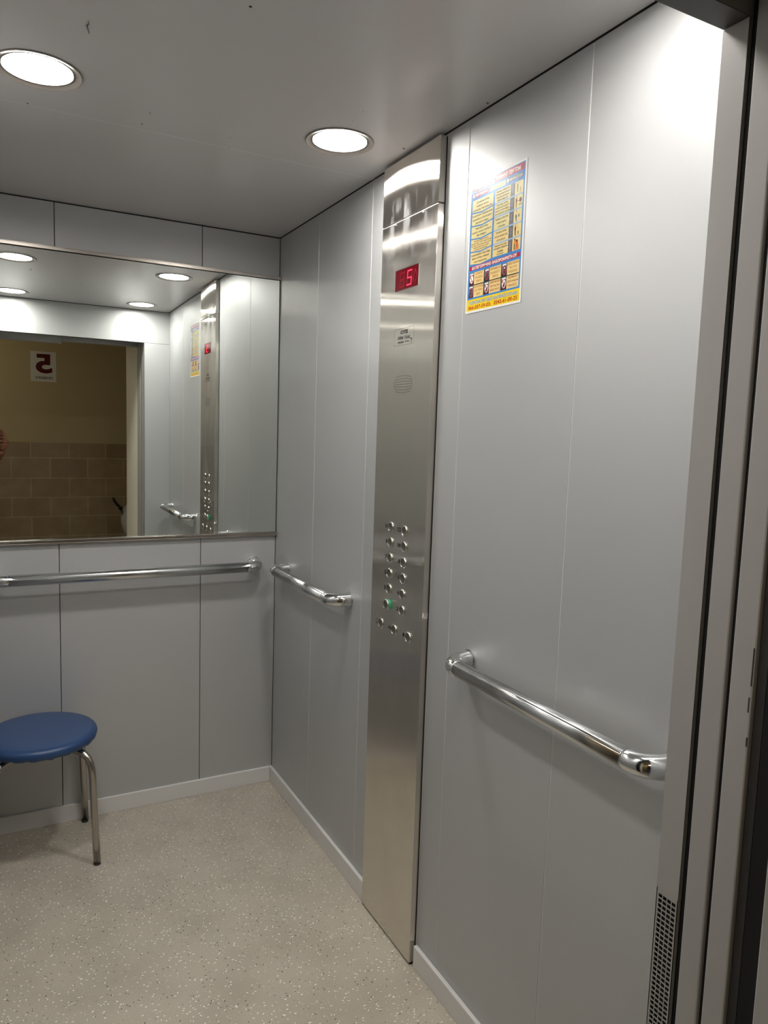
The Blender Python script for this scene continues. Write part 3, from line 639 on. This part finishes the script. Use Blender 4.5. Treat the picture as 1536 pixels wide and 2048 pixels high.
        # small figures
        def man(u, v, h, body, legs, hair='doordk'):
            Dk(u, v + h * 0.10, h * 0.065, h * 0.085, 5, hair, 12); Dk(u + h * .01, v + h * 0.13, h * 0.045, h * 0.06, 6, 'peach', 12)
            Pn([(u - h * .10, v + h * .20), (u + h * .10, v + h * .20), (u + h * .08, v + h * .55), (u - h * .08, v + h * .55)], 5, body)
            Pn([(u - h * .08, v + h * .55), (u - h * .005, v + h * .55), (u - h * .02, v + h), (u - h * .075, v + h)], 5, legs); Pn([(u + h * .005, v + h * .55), (u + h * .08, v + h * .55), (u + h * .09, v + h), (u + h * .03, v + h)], 5, legs)
        if k == 0:
            man(179, v0 + 1.5, 21, 'grey', 'grey'); man(189, v0 + 12, 12, 'grey', 'grey')
        elif k == 1:
            man(177, v0 + 1, 24, 'brown', 'brown'); Dk(191, v0 + 11, 4.3, 5, 5, 'brown'); Dk(188, v0 + 20, 2.2, 2.4, 5, 'doordk'); Dk(194, v0 + 20, 2.2, 2.4, 5, 'doordk'); Dk(188, v0 + 20, 1.1, 1.3, 6, 'cream'); Dk(194, v0 + 20, 1.1, 1.3, 6, 'cream'); Pn([(178, v0 + 9), (187, v0 + 13), (187, v0 + 14), (178, v0 + 10)], 5, 'brown')
        elif k == 2:
            man(179, v0 + 1, 23, 'peach', 'navy'); Pn([(176, v0 + 10), (181, v0 + 10), (181.5, v0 + 16), (176, v0 + 17)], 6, 'grey'); man(188, v0 + 8, 15, 'doordk', 'peach')
        elif k == 3:
            man(178, v0 + 1, 23, 'doordk', 'doordk'); man(188, v0 + 8, 15, 'cream', 'doordk')
        else:
            Dk(178, v0 + 3.5, 2.2, 2.6, 5, 'doordk'); Pn([(175, v0 + 7), (181, v0 + 6), (180, v0 + 15), (180, v0 + 25), (175, v0 + 25)], 5, 'orange'); Pn([(176, v0 + 12), (179, v0 + 12), (179, v0 + 24), (176, v0 + 24)], 6, 'green')
            Pn([(181, v0 + 8), (185, v0 + 4.5), (188, v0 + 6), (191, v0 + 15), (193, v0 + 25), (181, v0 + 25)], 5, 'orange'); Dk(185, v0 + 6, 3, 3, 5, 'orange'); Dk(187, v0 + 15, 1.6, 7, 6, 'darkred')
    R(10.5, 199, 190, 199.5, 2, 'red'); T('КАТЕГОРИЧНО ЗАБОРОНЯЄТЬСЯ', 20, 187, 191.3, 198.3, 3, 'white', 0.035)
    Gt = [['КУРИТИ', 'В КАБІНІ', 'ЛІФТА'], ['ПРОНИКАТИ', 'В ШАХТУ', 'ЛІФТА'], ['КОРИСТУВАТИСЯ', 'ПІД ЧАС', 'ПОЖЕЖІ'], ['КАТАТИСЯ', 'ДО 7 РОКІВ', 'БЕЗ'], ['КОРИСТУВАТИСЯ', 'ЛІФТОМ ПРИ', 'ЗЕМЛЕТРУСІ'], ['ВІДЧИНЯТИ', 'ДВЕРІ КАБІНИ', 'ПРИ РУСІ']]
    wg = [[26, 28, 22], [36, 34, 22], [40, 28, 30], [36, 30, 14], [38, 36, 36], [32, 38, 30]]
    for q in range(6):
        r_, c_ = divmod(q, 3); u0 = (11.5, 72.5, 137)[c_]; u1 = (69.5, 134, 198)[c_]; v0 = 205 + r_ * 29.5; v1 = v0 + 27.5; pw = 19
        R(u0, u1, v0, v1, 2, 'cream2'); R(u0, u0 + pw, v0, v1, 3, 'pic'); R(u0, u0 + pw, v0 + 17, v1, 4, 'picdk'); Pn([(u0 + 3, v0 + 2), (u0 + pw - 4, v0 + 1.5), (u0 + pw - 4, v0 + 4.5), (u0 + 3, v0 + 5.5)], 4, 'white')
        cu, cv = u0 + pw / 2, v0 + 15
        Dk(cu, cv, 8.2, 10.6, 5, 'red', 28); Dk(cu, cv, 6.6, 8.8, 6, 'white' if q in (0, 4, 5) else 'grey', 28)
        if q == 0: Pn([(cu - 1, cv + 4), (cu + 1, cv + 1), (cu + 2, cv + 5), (cu, cv + 7)], 7, 'picdk')
        elif q == 1: Pn([(cu - 4, cv + 6), (cu - 2, cv - 2), (cu + 2, cv - 5), (cu + 4, cv - 1), (cu + 2, cv + 7)], 7, 'picdk')
        elif q == 2: Pn([(cu - 2, cv + 7), (cu - 3, cv - 2), (cu + 1, cv - 9), (cu + 3, cv + 0), (cu + 2, cv + 7)], 7, 'picdk'); Dk(cu, cv - 5, 1.6, 2, 8, 'white')
        elif q == 3: Pn([(cu - 4, cv + 6), (cu - 4, cv - 3), (cu - 1, cv - 10), (cu + 1, cv - 4), (cu, cv + 6)], 7, 'picdk')
        else: Dk(cu - 1, cv + 4, 2.6, 4, 7, 'picdk'); Dk(cu + 2.6, cv - 1, 1.8, 4, 7, 'picdk')
        Pn([(cu - 5.2, cv - 5.5), (cu - 4, cv - 6.8), (cu + 5.2, cv + 5.5), (cu + 4, cv + 6.8)], 9, 'red')
        for j, s in enumerate(Gt[q]):
            c = v0 + 4.6 + j * 8.4; wd = min(wg[q][j], u1 - u0 - pw - 2); cc = (u0 + pw + u1) / 2; T(s, cc - wd / 2, cc + wd / 2, c - 2.6, c + 2.6, 4, 'darkred', 0.012)
    R(11.5, 198, 232.7, 234.3, 10, 'picdk'); R(70, 72, 205, 262, 10, 'picdk'); R(134.6, 136.4, 205, 262, 10, 'picdk')
    R(4.5, 203, 266, 292, 2, 'yellow'); T('ТЕЛЕФОНИ ЛІФТОВОЇ АВАРІЙНОЇ СЛУЖБИ:', 13, 196, 269, 278.5, 3, 'cyan', 0.03)
    T('066-037-59-03;', 12, 101, 281, 291, 3, 'numred', 0.03); T('0542-61-00-25', 112, 196, 280.5, 289.5, 3, 'numred', 0.03)
    me_o = flat_obj('rules_poster', bm, mats)
    tag(me_o, 'blue and cream lift rules poster with red headings stuck on the right wall', 'poster')
poster()

# ------------------------------------------------------------------ floor number sign on the landing
sh = Sheet((-0.5, LYW + 0.0015, 1.84), (-1, 0, 0), (0, 0, 1), (0, 1, 0), 0.0002)   # reader looks towards -y: text runs to -x
bm = new_bm(); box(bm, -0.712, -0.502, LYW + 0.0001, LYW + 0.0015, 1.840, 2.120, 0)
sh.text(bm, '5', 0.035, 0.172, 0.078, 0.258, 2, 1, 0.035); sh.text(bm, 'ПОВЕРХ', 0.032, 0.178, 0.024, 0.047, 2, 2, 0.02)
tag(flat_obj('floor_sign', bm, ['p_paper', 'p_maroon', 'ink']), 'white sign with a dark red 5 on the landing wall, seen reversed in the mirror', 'sign')

# ------------------------------------------------------------------ stool
SC = Vector((-0.885, -0.19, 0)); st = thing('stool', 'round blue vinyl stool with chrome legs by the back wall', 'stool', tuple(SC))
bm = new_bm(); prof = [(0, 0.404), (0.150, 0.402), (0.168, 0.400), (0.1745, 0.402), (0.1775, 0.409), (0.1795, 0.418), (0.1775, 0.426), (0.171, 0.4325), (0.158, 0.4365), (0.12, 0.4395), (0.06, 0.441), (0, 0.4415)]
lathe(bm, prof, SC, n=96)
for v in bm.verts:
    a = math.atan2(v.co.y - SC.y, v.co.x - SC.x)
    if v.co.z < 0.412 and (v.co.xy - SC.xy).length > 0.16: v.co.z += 0.0016 * math.sin(23 * a) + 0.001 * math.sin(41 * a + 1)
obj('seat', bm, 'seat', st, smooth=True)
bm = new_bm(); lathe(bm, [(0, 0.3965), (0.15, 0.3965), (0.15, 0.402), (0, 0.402)], SC, n=48); obj('seat_board', bm, 'rubber', st)
for k, (fx, fy) in enumerate(((-0.726, -0.334), (-0.733, -0.034), (-1.040, -0.342), (-1.036, -0.036))):
    d_ = Vector((fx, fy, 0)) - SC; L0 = d_.length; u = d_.normalized()
    bm = new_bm(); pr_ = [(0.05, 0.384), (0.12, 0.384), (0.150, 0.383), (0.168, 0.377), (0.183, 0.364), (0.193, 0.346), (0.198, 0.325), (0.2 * L0 / 0.214, 0.30), (0.206 * L0 / 0.214, 0.15), (L0, 0.004)]
    tube(bm, [SC + u * (r_ * L0 / 0.214) + Vector((0, 0, z)) for r_, z in pr_], 0.0112, 24)
    lg = obj('leg', bm, 'stool_chrome', st, smooth=True)
    bm = new_bm(); tube(bm, [SC + u * L0 + Vector((0, 0, 0.0)), SC + u * L0 + Vector((0, 0, 0.007))], 0.0118, 20); obj('foot_cap', bm, 'rubber', lg)

# ------------------------------------------------------------------ photographer (only a hand shows in the mirror) and phone
def skin_mesh(verts, edges, radii, root=0):
    me = bpy.data.meshes.new('s'); me.from_pydata(verts, edges, []); o = bpy.data.objects.new('s', me); C.objects.link(o)
    md = o.modifiers.new('skin', 'SKIN'); sv = me.skin_vertices[0].data
    for i, r in enumerate(radii): sv[i].radius = (r, r) if not isinstance(r, tuple) else r; sv[i].use_root = (i == root)
    sb = o.modifiers.new('sub', 'SUBSURF'); sb.levels = 2; sb.render_levels = 2
    dg = bpy.context.evaluated_depsgraph_get(); dg.update(); out = bpy.data.meshes.new_from_object(o.evaluated_get(dg))
    bpy.data.objects.remove(o); return out
def skin_obj(name, me, m_, parent):
    me.name = name; me.materials.clear(); me.materials.append(M[m_])
    for p in me.polygons: p.use_smooth = True
    o = bpy.data.objects.new(name, me); C.objects.link(o)
    if parent: o.parent = parent; o.matrix_parent_inverse = world_of(parent).inverted()
    return o
px, py = -1.28, -3.2
per = thing('person', 'person on the landing whose hand shows at the mirror\'s left edge', 'person', (px, py, 0))
sh_r, el_r, wr_r = Vector((px + 0.185, py + 0.01, 1.42)), Vector((px + 0.25, py + 0.08, 1.14)), Vector((-0.962, -2.885, 1.245))
V = [(px, py, 0.96), (px, py, 1.12), (px, py + 0.01, 1.30), (px, py, 1.44), (px, py + 0.01, 1.53), (px, py + 0.03, 1.60), (px, py + 0.025, 1.68), (px, py + 0.02, 1.74),
     sh_r, el_r, wr_r, (px - 0.185, py, 1.42), (px - 0.23, py, 1.14), (px - 0.23, py + 0.05, 0.90)]
Eg = [(0, 1), (1, 2), (2, 3), (3, 4), (4, 5), (5, 6), (6, 7), (3, 8), (8, 9), (9, 10), (3, 11), (11, 12), (12, 13)]
Rr = [(0.15, 0.10), (0.14, 0.09), (0.155, 0.10), (0.12, 0.08), 0.052, 0.068, 0.078, 0.055, 0.055, 0.042, 0.027, 0.055, 0.042, 0.027]
body = skin_obj('body', skin_mesh(V, Eg, Rr), 'skin', per)
def cloth(name, V, E_, R_, m_): return skin_obj(name, skin_mesh(V, E_, R_), m_, per)
cloth('jacket', [(px, py, 0.93), (px, py, 1.12), (px, py + 0.01, 1.30), (px, py, 1.44), (px, py, 1.48), sh_r, el_r, sh_r.lerp(el_r, 1.0) + (wr_r - el_r) * 0.35, (px - 0.185, py, 1.42), (px - 0.23, py, 1.14), (px - 0.23, py + 0.04, 0.95)],
      [(0, 1), (1, 2), (2, 3), (3, 4), (3, 5), (5, 6), (6, 7), (3, 8), (8, 9), (9, 10)], [(0.17, 0.12), (0.16, 0.11), (0.175, 0.12), (0.14, 0.095), 0.06, 0.068, 0.055, 0.048, 0.068, 0.055, 0.042], 'cloth_dark')
cloth('trousers', [(px, py, 0.98), (px, py, 0.88), (px - 0.09, py, 0.80), (px - 0.10, py + 0.01, 0.47), (px - 0.105, py, 0.09), (px + 0.09, py, 0.80), (px + 0.10, py + 0.01, 0.47), (px + 0.105, py, 0.09)],
      [(0, 1), (1, 2), (2, 3), (3, 4), (1, 5), (5, 6), (6, 7)], [(0.16, 0.115), (0.165, 0.12), 0.095, 0.068, 0.055, 0.095, 0.068, 0.055], 'jeans')
for s in (-1, 1): cloth('shoe', [(px + s * 0.105, py - 0.05, 0.045), (px + s * 0.105, py + 0.06, 0.045), (px + s * 0.11, py + 0.16, 0.035)], [(0, 1), (1, 2)], [0.045, 0.045, 0.034], 'shoe')
cloth('hair', [(px, py - 0.03, 1.66), (px, py - 0.01, 1.73), (px, py + 0.02, 1.765)], [(0, 1), (1, 2)], [0.07, 0.085, 0.055], 'hair')
for s in (-1, 1):
    bm = new_bm(); bmesh.ops.create_uvsphere(bm, u_segments=12, v_segments=8, radius=0.012, matrix=Matrix.Translation((px + s * 0.03, py + 0.095, 1.675))); obj('eye', bm, 'p_white', per, smooth=True)
    bm = new_bm(); bmesh.ops.create_uvsphere(bm, u_segments=12, v_segments=8, radius=0.02, matrix=Matrix.Translation((px + s * 0.082, py + 0.02, 1.665)) @ Matrix.Diagonal((0.5, 1, 1.5, 1))); obj('ear', bm, 'skin', per, smooth=True)
bm = new_bm(); bmesh.ops.create_uvsphere(bm, u_segments=12, v_segments=8, radius=0.014, matrix=Matrix.Translation((px, py + 0.108, 1.655)) @ Matrix.Diagonal((0.8, 1.2, 1.6, 1))); obj('nose', bm, 'skin', per, smooth=True)
bm = new_bm(); bmesh.ops.create_uvsphere(bm, u_segments=12, v_segments=8, radius=0.018, matrix=Matrix.Translation((px, py + 0.098, 1.622)) @ Matrix.Diagonal((1.2, .4, .3, 1))); obj('mouth', bm, 'p_brown', per, smooth=True)
# right hand closed around the phone
h0 = wr_r
HV = [tuple(h0), (-0.955, -2.865, 1.285), (-0.953, -2.852, 1.32)]; HE = [(0, 1), (1, 2)]; HR = [0.026, (0.036, 0.024), (0.034, 0.02)]
for j, z in enumerate((1.390, 1.366, 1.342, 1.318)):
    b0 = len(HV); ln = (0.9, 1.0, 0.95, 0.78)[j]
    HV += [(-0.957, -2.838, z - 0.012), (-0.968, -2.818 + 0.002 * j, z), (-0.968 - 0.028 * ln, -2.806, z + 0.003), (-0.968 - 0.050 * ln, -2.8065, z + 0.004)]
    HE += [(2, b0), (b0, b0 + 1), (b0 + 1, b0 + 2), (b0 + 2, b0 + 3)]; HR += [0.0095, 0.0088, 0.008, 0.007]
b0 = len(HV); HV += [(-0.968, -2.868, 1.325), (-0.99, -2.872, 1.36), (-1.012, -2.866, 1.385)]; HE += [(1, b0), (b0, b0 + 1), (b0 + 1, b0 + 2)]; HR += [0.013, 0.0105, 0.009]
skin_obj('hand', skin_mesh(HV, HE, HR), 'skin', per)
bm = new_bm(); box(bm, -1.064, -0.992, -2.829, -2.821, 1.33, 1.478); box(bm, -1.02, -0.985, -2.821, -2.8175, 1.44, 1.474)
ph = obj('phone', bm, 'phone', bevel=0.003); tag(ph, 'black phone held up by the person on the landing', 'phone')

# ------------------------------------------------------------------ pushchair standing on the landing, its handle and hood show in the mirror
pc = thing('pushchair', 'pale fabric hood and black curved handle at the mirror\'s bottom edge beside the cream reveal', 'pushchair', (0.1, -3.4, 0))
bm = new_bm(); bmesh.ops.create_uvsphere(bm, u_segments=32, v_segments=20, radius=1.0, matrix=Matrix.Translation((0.09, -3.42, 0.62)) @ Matrix.Rotation(-0.35, 4, 'Y') @ Matrix.Diagonal((0.20, 0.2, 0.225, 1))); obj('hood', bm, 'pale_cloth', pc, smooth=True)
bm = new_bm(); tube(bm, [(-0.178, -3.4, 0.838), (-0.168, -3.4, 0.812), (-0.15, -3.4, 0.782), (-0.128, -3.4, 0.756), (-0.118, -3.4, 0.742)], [0.009, 0.011, 0.012, 0.011, 0.010], 14); tube(bm, [(-0.128, -3.4, 0.75), (-0.112, -3.4, 0.735)], 0.016, 14); obj('handle', bm, 'black', pc, smooth=True)
bm = new_bm(); tube(bm, [(-0.122, -3.4, 0.745), (-0.02, -3.4, 0.45), (0.30, -3.4, 0.12)], 0.009, 12); tube(bm, [(0.25, -3.4, 0.5), (0.02, -3.4, 0.3), (-0.05, -3.4, 0.12)], 0.009, 12); obj('frame', bm, 'rubber', pc, smooth=True)
bm = new_bm(); box(bm, 0.02, 0.33, -3.52, -3.32, 0.36, 0.50); obj('basket', bm, 'pale_cloth', pc, bevel=0.04, seg=4)
for wx in (-0.05, 0.30):
    for wy in (-3.55, -3.27):
        bm = new_bm(); tube(bm, [(wx, wy - 0.012, 0.1), (wx, wy + 0.012, 0.1)], 0.1, 32); obj('wheel', bm, 'rubber', pc, smooth=False, bevel=0.004)
